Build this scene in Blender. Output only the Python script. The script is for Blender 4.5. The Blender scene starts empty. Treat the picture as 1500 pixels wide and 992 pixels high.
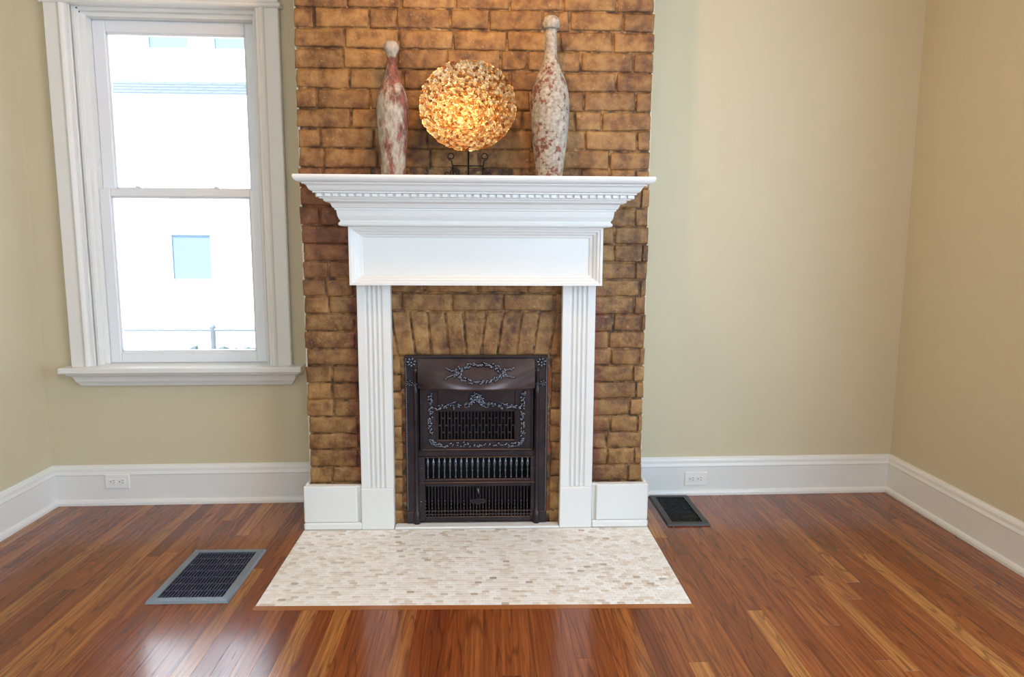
import bpy, bmesh, math, random
from mathutils import Vector, Matrix, noise
random.seed(7)
S = bpy.context.scene
COL = S.collection

# ---------------------------------------------------------------- camera
cam_d = bpy.data.cameras.new('camera'); cam = bpy.data.objects.new('camera', cam_d); COL.objects.link(cam)
cam_d.sensor_fit = 'HORIZONTAL'; cam_d.sensor_width = 36.0; cam_d.lens = 1010.0 / 1500.0 * 36.0
cam_d.clip_start = 0.05; cam_d.clip_end = 100
def aim(loc, yaw, pitch, roll):
    f = Vector((math.sin(yaw)*math.cos(pitch), math.cos(yaw)*math.cos(pitch), math.sin(pitch)))
    r = Vector((math.cos(yaw), -math.sin(yaw), 0)); u = r.cross(f)
    R = r*math.cos(roll) + u*math.sin(roll); U = -r*math.sin(roll) + u*math.cos(roll)
    m = Matrix((R, U, -f)).transposed().to_4x4(); m.translation = loc
    cam.matrix_world = m
aim(Vector((.0406, -3.0041, 1.2494)), .0374, -.1319, .0046)
S.camera = cam

# ---------------------------------------------------------------- world, lights, exposure
w = bpy.data.worlds.new('overcast_sky'); S.world = w; w.use_nodes = True
bg = w.node_tree.nodes['Background']; bg.inputs[0].default_value = (.56, .77, 1.0, 1); bg.inputs[1].default_value = 7.6
S.view_settings.view_transform = 'Standard'; S.view_settings.look = 'None'
S.view_settings.gamma = 1.0; S.view_settings.use_curve_mapping = False
S.view_settings.exposure = -0.05
S.cycles.use_denoising = True
S.cycles.max_bounces = 8; S.cycles.diffuse_bounces = 5; S.cycles.sample_clamp_indirect = 8.0

sun_d = bpy.data.lights.new('sun', 'SUN'); sun_d.energy = 26.0; sun_d.angle = math.radians(1.0); sun_d.color = (1.0, .95, .88)
sun = bpy.data.objects.new('sun', sun_d); COL.objects.link(sun)
sun.rotation_euler = Vector((.38, .62, -.80)).to_track_quat('-Z', 'Y').to_euler()     # high sun behind the viewer, on the neighbour's wall
def portal(name, loc, rot, sx, sy):
    d = bpy.data.lights.new(name, 'AREA'); d.shape = 'RECTANGLE'; d.size = sx; d.size_y = sy
    d.cycles.is_portal = True
    o = bpy.data.objects.new(name, d); COL.objects.link(o); o.location = loc; o.rotation_euler = rot
    return o
portal('sky_portal', (-1.402, .56, 1.5), (math.radians(-90), 0, 0), .82, 1.62)
portal('sky_portal', (2.33, -2.4, 1.425), (0, math.radians(90), 0), 2.25, 2.8)
portal('sky_portal', (-.95, -4.85, 1.5), (math.radians(90), 0, 0), .9, 1.5)
portal('sky_portal', (.95, -4.85, 1.5), (math.radians(90), 0, 0), .9, 1.5)
def bulb(loc, power, radius, color):
    d = bpy.data.lights.new('ceiling_or_fill_bulb', 'POINT'); d.energy = power; d.shadow_soft_size = radius; d.color = color
    o = bpy.data.objects.new('ceiling_or_fill_bulb', d); COL.objects.link(o); o.location = loc
bulb((.03, -.90, 2.52), 27, .06, (1.0, .53, .18))
bulb((1.1, -2.6, 2.52), 9, .08, (1.0, .68, .36))  # unseen fill, added to warm the right wall

# ---------------------------------------------------------------- helpers
def tag(o, label=None, cat=None, group=None, kind=None):
    if label: o['label'] = label
    if cat: o['category'] = cat
    if group: o['group'] = group
    if kind: o['kind'] = kind
    return o
def empty(name, loc=(0, 0, 0), rz=0):
    o = bpy.data.objects.new(name, None); COL.objects.link(o); o.location = loc; o.rotation_euler = (0, 0, rz)
    o.empty_display_size = .05
    return o
def link(name, me, parent=None, loc=None):
    o = bpy.data.objects.new(name, me); COL.objects.link(o)
    if parent: o.parent = parent
    if loc: o.location = loc
    return o

class MB:
    """collects simple shapes, builds ONE mesh object"""
    def __init__(s): s.v = []; s.f = []; s.sm = []; s.fc = []
    def add(s, vs, fs, smooth=False, col=None):
        n = len(s.v); s.v += [tuple(v) for v in vs]
        for f in fs:
            s.f.append(tuple(i+n for i in f)); s.sm.append(smooth); s.fc.append(col)
        return s
    def box(s, x0, x1, y0, y1, z0, z1, c=0.0, col=None):
        """box, chamfered by c"""
        if c <= 0:
            vs = [(x, y, z) for x in (x0, x1) for y in (y0, y1) for z in (z0, z1)]
            return s.add(vs, [(0, 1, 3, 2), (4, 6, 7, 5), (0, 4, 5, 1), (2, 3, 7, 6), (0, 2, 6, 4), (1, 5, 7, 3)], col=col)
        c = min(c, (x1-x0)*.45, (y1-y0)*.45, (z1-z0)*.45)
        X = (x0, x1); Y = (y0, y1); Z = (z0, z1); vs = []; idx = {}
        for i in (0, 1):
            for j in (0, 1):
                for k in (0, 1):
                    sx, sy, sz = (1-2*i)*c, (1-2*j)*c, (1-2*k)*c
                    for a, p in enumerate(((X[i], Y[j]+sy, Z[k]+sz), (X[i]+sx, Y[j], Z[k]+sz), (X[i]+sx, Y[j]+sy, Z[k]))):
                        idx[i, j, k, a] = len(vs); vs.append(p)
        fs = []
        def q(*ks): fs.append(tuple(idx[k] for k in ks))
        for i in (0, 1):
            a = [(i, 0, 0, 0), (i, 0, 1, 0), (i, 1, 1, 0), (i, 1, 0, 0)]; q(*(a if i == 0 else a[::-1]))
            a = [(0, i, 0, 1), (1, i, 0, 1), (1, i, 1, 1), (0, i, 1, 1)]; q(*(a if i == 0 else a[::-1]))
            a = [(0, 0, i, 2), (0, 1, i, 2), (1, 1, i, 2), (1, 0, i, 2)]; q(*(a if i == 0 else a[::-1]))
        for j in (0, 1):
            for k in (0, 1):
                q((0, j, k, 1), (1, j, k, 1), (1, j, k, 2), (0, j, k, 2))
                q((j, 0, k, 0), (j, 1, k, 0), (j, 1, k, 2), (j, 0, k, 2))
                q((j, k, 0, 0), (j, k, 1, 0), (j, k, 1, 1), (j, k, 0, 1))
        for i in (0, 1):
            for j in (0, 1):
                for k in (0, 1): q((i, j, k, 0), (i, j, k, 1), (i, j, k, 2))
        return s.add(vs, fs, col=col)
    def prism(s, prof, a, b, fn, smooth=False, cap=True):
        """closed profile [(p,q)] swept from t=a to t=b, fn(p,q,t)->xyz"""
        n = len(prof)
        vs = [fn(p, q, a) for p, q in prof] + [fn(p, q, b) for p, q in prof]
        fs = [(i, (i+1) % n, (i+1) % n+n, i+n) for i in range(n)]
        s.add(vs, fs, smooth)
        if cap: s.add(vs, [tuple(range(n-1, -1, -1)), tuple(range(n, 2*n))])
        return s
    def lathe(s, prof, c=(0, 0, 0), n=24, axis='z'):
        vs = []
        for r, h in prof:
            for k in range(n):
                t = 2*math.pi*k/n
                p = (r*math.cos(t), r*math.sin(t), h)
                if axis == 'y': p = (p[0], h, p[1])
                vs.append((c[0]+p[0], c[1]+p[1], c[2]+p[2]))
        m = len(prof); fs = []
        for i in range(m-1):
            for k in range(n):
                fs.append((i*n+k, i*n+(k+1) % n, (i+1)*n+(k+1) % n, (i+1)*n+k))
        s.add(vs, fs, True)
        s.add([vs[k] for k in range(n)], [tuple(range(n-1, -1, -1))])
        s.add([vs[(m-1)*n+k] for k in range(n)], [tuple(range(n))])
        return s
    def tube(s, pts, r, n=8, closed=False):
        P = [Vector(p) for p in pts]; m = len(P); vs = []
        rad = r if isinstance(r, (list, tuple)) else [r]*m
        up = None
        for i in range(m):
            if closed: d = P[(i+1) % m]-P[i-1]
            else: d = P[min(i+1, m-1)]-P[max(i-1, 0)]
            d.normalize()
            if up is None: up = d.orthogonal().normalized()
            up = (up - d*up.dot(d))
            if up.length < 1e-6: up = d.orthogonal()
            up.normalize(); sd = d.cross(up)
            for k in range(n):
                t = 2*math.pi*k/n
                vs.append(P[i]+(up*math.cos(t)+sd*math.sin(t))*rad[i])
        fs = []
        for i in range(m if closed else m-1):
            j = (i+1) % m
            for k in range(n): fs.append((i*n+k, i*n+(k+1) % n, j*n+(k+1) % n, j*n+k))
        s.add(vs, fs, True)
        if not closed: s.add(vs, [tuple(range(n-1, -1, -1)), tuple(range((m-1)*n, m*n))])
        return s
    def blob(s, c, rx, ry, rz, ang=0, n=8, m=5):
        """small ellipsoid (ornament bead / leaf), ang turns it in the x-z plane"""
        vs = []; ca, sa = math.cos(ang), math.sin(ang)
        for i in range(m+1):
            th = math.pi*i/m
            for k in range(n):
                ph = 2*math.pi*k/n
                x, y, z = rx*math.sin(th)*math.cos(ph), ry*math.sin(th)*math.sin(ph), rz*math.cos(th)
                vs.append((c[0]+x*ca-z*sa, c[1]+y, c[2]+x*sa+z*ca))
        fs = []
        for i in range(m):
            for k in range(n): fs.append((i*n+k, i*n+(k+1) % n, (i+1)*n+(k+1) % n, (i+1)*n+k))
        return s.add(vs, fs, True)
    def mesh(s, name, mat):
        me = bpy.data.meshes.new(name); me.from_pydata(s.v, [], s.f)
        me.polygons.foreach_set('use_smooth', s.sm)
        if any(c is not None for c in s.fc):
            at = me.color_attributes.new('tint', 'FLOAT_COLOR', 'CORNER')
            for p, c in zip(me.polygons, s.fc):
                for li in p.loop_indices: at.data[li].color = (*(c or (1, 1, 1)), 1)
        bm = bmesh.new(); bm.from_mesh(me)
        bmesh.ops.remove_doubles(bm, verts=bm.verts, dist=1e-6)
        bmesh.ops.recalc_face_normals(bm, faces=bm.faces); bm.to_mesh(me); bm.free()
        me.materials.append(mat)
        return me
    def build(s, name, mat, parent=None, loc=None):
        return link(name, s.mesh(name, mat), parent, loc)

# ---------------------------------------------------------------- materials
def lin(r, g, b):
    f = lambda c: (c/255/12.92) if c/255 <= .04045 else ((c/255+.055)/1.055)**2.4
    return (f(r), f(g), f(b), 1)
class NT:
    def __init__(s, name):
        s.m = bpy.data.materials.new(name); s.m.use_nodes = True; s.t = s.m.node_tree
        s.p = s.t.nodes['Principled BSDF']; s.out = s.t.nodes['Material Output']
    def n(s, ty, **kw):
        nd = s.t.nodes.new(ty)
        for k, v in kw.items():
            if k.startswith('i_'): nd.inputs[k[2:].replace('_', ' ')].default_value = v
            else: setattr(nd, k, v)
        return nd
    def l(s, a, b): s.t.links.new(a, b)
    def set(s, **kw):
        for k, v in kw.items(): s.p.inputs[k.replace('_', ' ')].default_value = v
        return s
    def pos(s, scale=(1, 1, 1), offset=None, obj=False):
        if obj: src = s.n('ShaderNodeTexCoord').outputs['Object']
        else: src = s.n('ShaderNodeNewGeometry').outputs['Position']
        mp = s.n('ShaderNodeMapping'); mp.inputs['Scale'].default_value = scale
        s.l(src, mp.inputs['Vector'])
        if offset is not None:
            ad = s.n('ShaderNodeVectorMath', operation='ADD'); s.l(mp.outputs[0], ad.inputs[0]); s.l(offset, ad.inputs[1]); return ad.outputs[0]
        return mp.outputs[0]
    def noise(s, vec, scale, detail=4, rough=.55, dist=0):
        nd = s.n('ShaderNodeTexNoise', i_Scale=scale, i_Detail=detail, i_Roughness=rough, i_Distortion=dist); s.l(vec, nd.inputs['Vector']); return nd.outputs['Fac']
    def ramp(s, fac, stops):
        r = s.n('ShaderNodeValToRGB'); e = r.color_ramp.elements
        while len(e) < len(stops): e.new(.5)
        for el, (p, c) in zip(e, stops): el.position = p; el.color = c if len(c) == 4 else (*c, 1)
        s.l(fac, r.inputs[0]); return r.outputs[0]
    def mix(s, fac, a, b, mode='MIX'):
        m = s.n('ShaderNodeMix', data_type='RGBA', blend_type=mode)
        for sock, v in ((m.inputs['Factor'], fac), (m.inputs['A'], a), (m.inputs['B'], b)):
            pass
        ins = [i for i in m.inputs if i.type == 'RGBA']; fi = m.inputs[0]
        for sock, v in ((fi, fac), (ins[0], a), (ins[1], b)):
            if hasattr(v, 'is_output'): s.l(v, sock)
            else: sock.default_value = v
        return [o for o in m.outputs if o.type == 'RGBA'][0]
    def math(s, op, a, b=0.0):
        m = s.n('ShaderNodeMath', operation=op)
        for sock, v in ((m.inputs[0], a), (m.inputs[1], b)):
            if hasattr(v, 'is_output'): s.l(v, sock)
            else: sock.default_value = v
        return m.outputs[0]
    def base(s, c):
        if hasattr(c, 'is_output'): s.l(c, s.p.inputs['Base Color'])
        else: s.p.inputs['Base Color'].default_value = c
        return s
    def bump(s, h, strength=.3, dist=.01):
        b = s.n('ShaderNodeBump', i_Strength=strength, i_Distance=dist); s.l(h, b.inputs['Height']); s.l(b.outputs[0], s.p.inputs['Normal']); return s
def plain(name, rgb, rough=.5, metal=0.0, bump=0, bscale=40):
    t = NT(name); t.base(lin(*rgb)).set(Roughness=rough, Metallic=metal)
    v = t.pos()
    c = t.mix(t.math('MULTIPLY', t.noise(v, 6, 3), .12), lin(*rgb), lin(*[x*.8 for x in rgb])); t.base(c)
    if bump: t.bump(t.noise(v, bscale, 4), bump, .004)
    return t.m

M = {}
M['wall'] = plain('wall_paint', (207, 195, 164), .6, 0, .06, 260)
M['white'] = plain('white_gloss_paint', (229, 227, 222), .32)
M['vinyl'] = plain('white_vinyl', (232, 234, 238), .35)
M['ceil'] = plain('ceiling_paint', (236, 232, 222), .8)
M['plaster'] = plain('white_plaster_edge', (226, 222, 214), .8, 0, .5, 90)
M['plastic'] = plain('white_plastic', (238, 235, 228), .35)
M['slot'] = plain('dark_slot', (40, 38, 38), .6)
M['siding'] = plain('white_siding', (238, 238, 236), .7, 0, .3, 30)
M['shingle'] = plain('grey_shingle', (58, 64, 74), .9, 0, .4, 80)
M['steel'] = plain('galvanised_steel', (84, 90, 96), .5, .3)
M['hedge'] = plain('dark_hedge', (38, 50, 50), .9, 0, .6, 30)
M['lawn'] = plain('pale_concrete_yard', (196, 194, 186), .9, 0, .3, 30)
M['blind'] = plain('white_blind', (228, 230, 232), .6)
M['wire'] = plain('black_wire', (30, 24, 22), .4, .6)
M['subfloor'] = plain('subfloor', (60, 34, 20), .8)
M['black'] = plain('vent_black', (14, 14, 15), .45, .3)
M['ventframe_dark'] = plain('vent_frame_dark', (58, 50, 48), .38, .5)
M['ventframe_grey'] = plain('vent_frame_grey', (142, 154, 168), .3, .7)  # window's reflection on the frame painted in as a pale blue-grey base
M['ventslat'] = plain('vent_slat', (88, 88, 116), .35, .6)

def glass(name, tint, base_refl):
    t = NT(name); t.t.nodes.remove(t.p)
    tr = t.n('ShaderNodeBsdfTransparent'); tr.inputs[0].default_value = tint
    gl = t.n('ShaderNodeBsdfGlossy'); gl.inputs['Roughness'].default_value = .02
    fr = t.n('ShaderNodeFresnel'); fr.inputs[0].default_value = 1.45
    mx = t.n('ShaderNodeMixShader'); t.l(fr.outputs[0], mx.inputs[0]); t.l(tr.outputs[0], mx.inputs[1]); t.l(gl.outputs[0], mx.inputs[2]); t.l(mx.outputs[0], t.out.inputs[0])
    return t.m
M['glass'] = glass('window_glass', (.97, .985, 1, 1), .04)
M['houseglass'] = plain('house_window_glass', (78, 92, 104), .3)

def brick_mat(name='bronze_painted_brick', mortar=False):
    t = NT(name)
    oi = t.n('ShaderNodeObjectInfo')
    v = t.pos()
    big = t.noise(v, 2.6, 3, .5)
    mid = t.math('ADD', t.math('MULTIPLY', t.noise(v, 5, 4, .6), .55), t.math('MULTIPLY', t.noise(v, 20, 5, .6), .45))
    fine = t.noise(v, 90, 5, .65)
    col = t.ramp(mid, [(.34, lin(80, 46, 22)), (.44, lin(118, 80, 42)), (.53, lin(146, 105, 58)), (.66, lin(168, 129, 77))])
    # per-brick tone
    tone = t.n('ShaderNodeMapRange', i_From_Min=0, i_From_Max=1, i_To_Min=.86, i_To_Max=1.08); t.l(oi.outputs['Random'], tone.inputs[0])
    if not mortar: col = t.mix(1.0, col, t.n('ShaderNodeCombineColor').outputs[0], 'MULTIPLY') if False else col
    hsv = t.n('ShaderNodeHueSaturation'); t.l(col, hsv.inputs['Color'])
    if not mortar: t.l(tone.outputs[0], hsv.inputs['Value'])
    col = hsv.outputs[0]
    # thin glaze: bare red-brown brick shows beside the mantel legs and high on the flank
    sx = t.n('ShaderNodeSeparateXYZ'); t.l(v, sx.inputs[0])
    ax = t.math('ABSOLUTE', sx.outputs[0])
    m1 = t.n('ShaderNodeMapRange', interpolation_type='SMOOTHSTEP', i_From_Min=.575, i_From_Max=.525, i_To_Min=0, i_To_Max=1); t.l(t.math('ADD', ax, t.math('MULTIPLY', t.math('SUBTRACT', mid, .5), .09)), m1.inputs[0])
    m2 = t.n('ShaderNodeMapRange', interpolation_type='SMOOTHSTEP', i_From_Min=.44, i_From_Max=.46, i_To_Min=0, i_To_Max=1); t.l(ax, m2.inputs[0])
    zlim = t.n('ShaderNodeMapRange', interpolation_type='SMOOTHSTEP', i_From_Min=1.12, i_From_Max=1.02, i_To_Min=0, i_To_Max=1); t.l(sx.outputs[2], zlim.inputs[0])
    m = t.math('MULTIPLY', t.math('MULTIPLY', m1.outputs[0], m2.outputs[0]), zlim.outputs[0])
    left = t.n('ShaderNodeMapRange', interpolation_type='SMOOTHSTEP', i_From_Min=-.3, i_From_Max=-.5, i_To_Min=0, i_To_Max=1); t.l(sx.outputs[0], left.inputs[0])
    hi = t.n('ShaderNodeMapRange', interpolation_type='SMOOTHSTEP', i_From_Min=1.0, i_From_Max=1.3, i_To_Min=0, i_To_Max=1); t.l(t.math('ADD', sx.outputs[2], t.math('MULTIPLY', t.math('SUBTRACT', big, .5), .7)), hi.inputs[0])
    hi2 = t.n('ShaderNodeMapRange', interpolation_type='SMOOTHSTEP', i_From_Min=1.75, i_From_Max=1.5, i_To_Min=0, i_To_Max=1); t.l(t.math('ADD', sx.outputs[2], t.math('MULTIPLY', t.math('SUBTRACT', big, .5), .7)), hi2.inputs[0])
    m = t.math('MAXIMUM', t.math('MULTIPLY', m, .85), t.math('MULTIPLY', t.math('MULTIPLY', t.math('MULTIPLY', left.outputs[0], hi.outputs[0]), hi2.outputs[0]), .75))
    bare = t.ramp(mid, [(.34, lin(84, 44, 30)), (.53, lin(128, 72, 48)), (.66, lin(148, 92, 64))])
    col = t.mix(m, col, bare)
    # light specks of chipped mortar
    if mortar:
        chip = t.n('ShaderNodeMapRange', i_From_Min=.60, i_From_Max=.68, i_To_Min=0, i_To_Max=.7); t.l(t.noise(v, 38, 5, .7), chip.inputs[0])
        col = t.mix(chip.outputs[0], col, lin(196, 170, 132))
        dk = t.n('ShaderNodeMapRange', i_From_Min=.55, i_From_Max=.40, i_To_Min=0, i_To_Max=.9); t.l(t.noise(v, 22, 4, .6), dk.inputs[0])
        col = t.mix(dk.outputs[0], col, lin(48, 28, 18))
    else:
        chip = t.n('ShaderNodeMapRange', i_From_Min=.60, i_From_Max=.70, i_To_Min=0, i_To_Max=.55); t.l(t.noise(v, 48, 6, .75), chip.inputs[0])
        col = t.mix(chip.outputs[0], col, lin(200, 170, 128))
    t.base(col).set(Roughness=.5, Metallic=.12)
    t.bump(t.math('ADD', t.math('MULTIPLY', mid, .7), t.math('MULTIPLY', fine, .4)), .8, .012)
    return t.m
M['brick'] = brick_mat(); M['mortar'] = brick_mat('bronze_painted_mortar', True)
M['redbrick'] = plain('bare_red_brick', (138, 72, 38), .8, 0, .6, 80)

def wood_mat(name, objrand=True):
    t = NT(name)
    if objrand:
        rnd = t.n('ShaderNodeObjectInfo').outputs['Random']
    else:
        sx = t.n('ShaderNodeSeparateXYZ'); t.l(t.pos(), sx.inputs[0])
        wn = t.n('ShaderNodeTexWhiteNoise', noise_dimensions='1D'); t.l(t.math('FLOOR', t.math('DIVIDE', sx.outputs[0], .057)), wn.inputs['W']); rnd = wn.outputs['Value']
    off = t.n('ShaderNodeCombineXYZ'); t.l(t.math('MULTIPLY', rnd, 37), off.inputs[0]); t.l(t.math('MULTIPLY', rnd, 91), off.inputs[1]); t.l(t.math('MULTIPLY', rnd, 53), off.inputs[2])
    v = t.pos((1, 1, 1), off.outputs[0])
    vs = t.pos((34, .9, 8), off.outputs[0])       # long streaks
    vw = t.pos((12, .85, 4), off.outputs[0])
    streak = t.noise(vs, 3.0, 5, .62, .3)
    pore = t.noise(t.pos((220, 5, 20), off.outputs[0]), 2.0, 3, .6)
    wv = t.n('ShaderNodeTexNoise', i_Scale=1.5, i_Detail=1.5, i_Roughness=.4, i_Distortion=.5); t.l(vw, wv.inputs['Vector'])
    ring = t.math('ABSOLUTE', t.math('SUBTRACT', t.math('FRACT', t.math('MULTIPLY', wv.outputs['Fac'], 8.0)), .5))   # cathedral figure
    ringd = t.n('ShaderNodeMapRange', i_From_Min=.02, i_From_Max=.17, i_To_Min=1, i_To_Max=0); t.l(ring, ringd.inputs[0])
    col = t.ramp(rnd, [(0, lin(112, 53, 23)), (.22, lin(146, 79, 36)), (.42, lin(128, 62, 28)), (.58, lin(164, 97, 46)), (.74, lin(134, 66, 30)), (.88, lin(182, 120, 61)), (1, lin(104, 50, 24))])
    col = t.mix(t.ramp(streak, [(.38, (0, 0, 0)), (.60, (1, 1, 1))]), col, t.mix(.5, col, lin(84, 32, 12)))
    col = t.mix(t.math('MULTIPLY', ringd.outputs[0], .48), col, lin(62, 24, 10))
    pm = t.n('ShaderNodeMapRange', i_From_Min=.58, i_From_Max=.74, i_To_Min=0, i_To_Max=.65); t.l(pore, pm.inputs[0])
    col = t.mix(pm.outputs[0], col, lin(58, 22, 9))
    t.base(col).set(Roughness=.2)
    t.p.inputs['Specular IOR Level'].default_value = .65
    rr = t.n('ShaderNodeMapRange', i_From_Min=.3, i_From_Max=.7, i_To_Min=.12, i_To_Max=.19); t.l(streak, rr.inputs[0]); t.l(rr.outputs[0], t.p.inputs['Roughness'])
    t.bump(t.math('SUBTRACT', t.math('MULTIPLY', streak, .3), t.math('MULTIPLY', pm.outputs[0], .5)), .10, .002)
    return t.m
M['wood'] = wood_mat('stained_oak'); M['wood_far'] = wood_mat('stained_oak_far', False)

def tint_mat(name, rough, metal=0.0, bump=0):
    t = NT(name); a = t.n('ShaderNodeVertexColor', layer_name='tint')
    nz = t.noise(t.pos(), 120, 3)
    t.base(t.mix(t.math('MULTIPLY', nz, .25), a.outputs[0], t.mix(.5, a.outputs[0], lin(150, 130, 112)))).set(Roughness=rough, Metallic=metal)
    if bump: t.bump(nz, bump, .002)
    return t.m
M['tile'] = tint_mat('mosaic_stone', .42)
M['grout'] = plain('cream_grout', (230, 223, 213), .8)

def gold_mat():
    t = NT('gold_shell'); a = t.n('ShaderNodeVertexColor', layer_name='tint')
    nz = t.noise(t.pos(), 70, 4, .6)
    t.base(t.mix(t.ramp(nz, [(.4, (0, 0, 0)), (.7, (.8, .8, .8))]), a.outputs[0], lin(104, 60, 22))).set(Roughness=.30, Metallic=.7)
    t.bump(nz, .35, .003); return t.m
M['gold'] = gold_mat()

def iron_mat():
    t = NT('cast_iron'); v = t.pos(); nz = t.noise(v, 160, 4, .6)
    t.base(t.ramp(t.noise(v, 9, 3), [(.35, lin(48, 41, 44)), (.7, lin(66, 57, 59))])).set(Roughness=.30, Metallic=.6)
    t.bump(nz, .22, .002); return t.m
M['iron'] = iron_mat()
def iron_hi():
    t = NT('cast_iron_relief_lit'); t.base(lin(104, 106, 115)).set(Roughness=.22, Metallic=.9); return t.m  # lighter bluish copy of the iron; highlights on raised ornament put into colour
M['iron_relief_lit'] = iron_hi()
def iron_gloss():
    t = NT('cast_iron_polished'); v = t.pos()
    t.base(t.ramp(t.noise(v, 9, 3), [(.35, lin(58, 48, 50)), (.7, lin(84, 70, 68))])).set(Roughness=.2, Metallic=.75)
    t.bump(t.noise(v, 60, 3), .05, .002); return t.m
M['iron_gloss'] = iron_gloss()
M['firebox'] = plain('firebox_soot', (10, 10, 16), .7)

def worn_paint(name, lo, hi, streaky):
    t = NT(name)
    v = t.pos((1, 1, .45 if streaky else 1))
    n1 = t.noise(v, 24 if streaky else 42, 6, .68); n2 = t.noise(v, 70, 4, .6); big = t.noise(v, 6, 2)
    mk = t.n('ShaderNodeMapRange', i_From_Min=lo, i_From_Max=hi, i_To_Min=0, i_To_Max=1)
    sz = t.n('ShaderNodeSeparateXYZ'); t.l(t.pos(), sz.inputs[0])
    knob = t.n('ShaderNodeMapRange', i_From_Min=1.985, i_From_Max=2.005, i_To_Min=0, i_To_Max=.14 if streaky else 0); t.l(sz.outputs[2], knob.inputs[0])
    nk = t.n('ShaderNodeMapRange', i_From_Min=1.86, i_From_Max=1.93, i_To_Min=0, i_To_Max=.10 if streaky else 0); t.l(sz.outputs[2], nk.inputs[0])
    t.l(t.math('ADD', t.math('SUBTRACT', t.math('ADD', t.math('MULTIPLY', n1, .75), t.math('MULTIPLY', big, .3)), t.math('MULTIPLY', knob.outputs[0], 2.0)), nk.outputs[0]), mk.inputs[0])
    red = t.ramp(n2, [(.35, lin(84, 48, 40)), (.65, lin(140, 84, 66))])
    wht = t.ramp(n2, [(.3, lin(128, 118, 104)), (.6, lin(172, 163, 148)), (.8, lin(190, 182, 168))])
    t.base(t.mix(mk.outputs[0], wht, red)).set(Roughness=.75)
    t.bump(t.math('SUBTRACT', n2, mk.outputs[0]), .5, .004)
    return t.m
M['vase_worn'] = worn_paint('distressed_paint_worn', .47, .57, True)
M['vase_pale'] = worn_paint('distressed_paint_pale', .555, .61, False)

# ================================================================ SETTING
BA = .023009; BY = .34024                        # the old back wall is a touch out of parallel with the chimney breast
XL, XR = -2.053, 2.136; YF = -4.6; ZC = 2.78
def onback(o): o.location = (0, BY, 0); o.rotation_euler = (0, 0, BA); return o

# ---- walls
WX0, WX1, WZ0, WZ1 = -1.806, -.998, .668, 2.318    # window opening in wall coordinates
b = MB()
b.box(-2.5, WX0, 0, .22, -.05, ZC); b.box(WX1, 2.5, 0, .22, -.05, ZC)
b.box(WX0, WX1, 0, .22, -.05, WZ0); b.box(WX0, WX1, 0, .22, WZ1, ZC)
tag(onback(b.build('wall_back', M['wall'])), 'greige painted back wall on both sides of the brick chimney breast', 'wall', kind='structure')
tag(MB().box(XL-.2, XL, YF, .55, -.05, ZC).build('wall_left', M['wall']), 'greige painted side wall next to the window', 'wall', kind='structure')
RY0, RY1 = -3.8, -1.0
b = MB(); b.box(XR, XR+.2, YF, RY0, -.05, ZC); b.box(XR, XR+.2, RY1, .6, -.05, ZC); b.box(XR, XR+.2, RY0, RY1, -.05, .3); b.box(XR, XR+.2, RY0, RY1, 2.55, ZC)
tag(b.build('wall_right', M['wall']), 'greige painted side wall on the far side from the window', 'wall', kind='structure')
b = MB()
xs = [XL-.2, -1.4, -.5, .5, 1.4, XR+.2]
for i in range(5):
    if i in (1, 3): b.box(xs[i], xs[i+1], YF-.2, YF, -.05, .75); b.box(xs[i], xs[i+1], YF-.2, YF, 2.25, ZC)
    else: b.box(xs[i], xs[i+1], YF-.2, YF, -.05, ZC)
tag(b.build('wall_front', M['wall']), 'greige painted wall behind the viewer with two window openings', 'wall', kind='structure')
tag(MB().box(XL-.2, XR+.2, YF-.2, .7, ZC, ZC+.1).build('ceiling', M['ceil']), 'flat white ceiling over the room', 'ceiling', kind='structure')

# plain frames for the windows that light the room from beside and behind the viewer
def side_window(name, label, fn, u0, u1, z0, z1):
    e = tag(empty(name), label, 'window', kind='structure')
    def bx(nm, a0, a1, d0, d1, c0, c1):
        p, q = fn(a0, d0), fn(a1, d1)
        MB().box(min(p[0], q[0]), max(p[0], q[0]), min(p[1], q[1]), max(p[1], q[1]), c0, c1, .004).build(nm, M['white'], e)
    for s0, s1 in ((u0-.11, u0), (u1, u1+.11)): bx('casing', s0, s1, -.025, 0, z0-.03, z1+.12)
    bx('head_casing', u0, u1, -.025, 0, z1, z1+.12); bx('stool', u0-.14, u1+.14, -.07, .12, z0-.03, z0)
    for s0, s1 in ((u0, u0+.05), (u1-.05, u1)): bx('stile', s0, s1, .08, .12, z0, z1)
    zm = (z0+z1)/2
    for c0, c1 in ((z0, z0+.06), (zm-.02, zm+.02), (z1-.05, z1)): bx('rail', u0+.05, u1-.05, .08, .12, c0, c1)
side_window('window_2', 'white double-hung window in the side wall opposite', lambda u, d: (XR+d, u), RY0, RY1, .3, 2.55)
side_window('window_3', 'white double-hung window behind the viewer near the window side', lambda u, d: (u, YF-d), -1.4, -.5, .75, 2.25)
side_window('window_4', 'white double-hung window behind the viewer near the plain side', lambda u, d: (u, YF-d), .5, 1.4, .75, 2.25)

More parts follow.
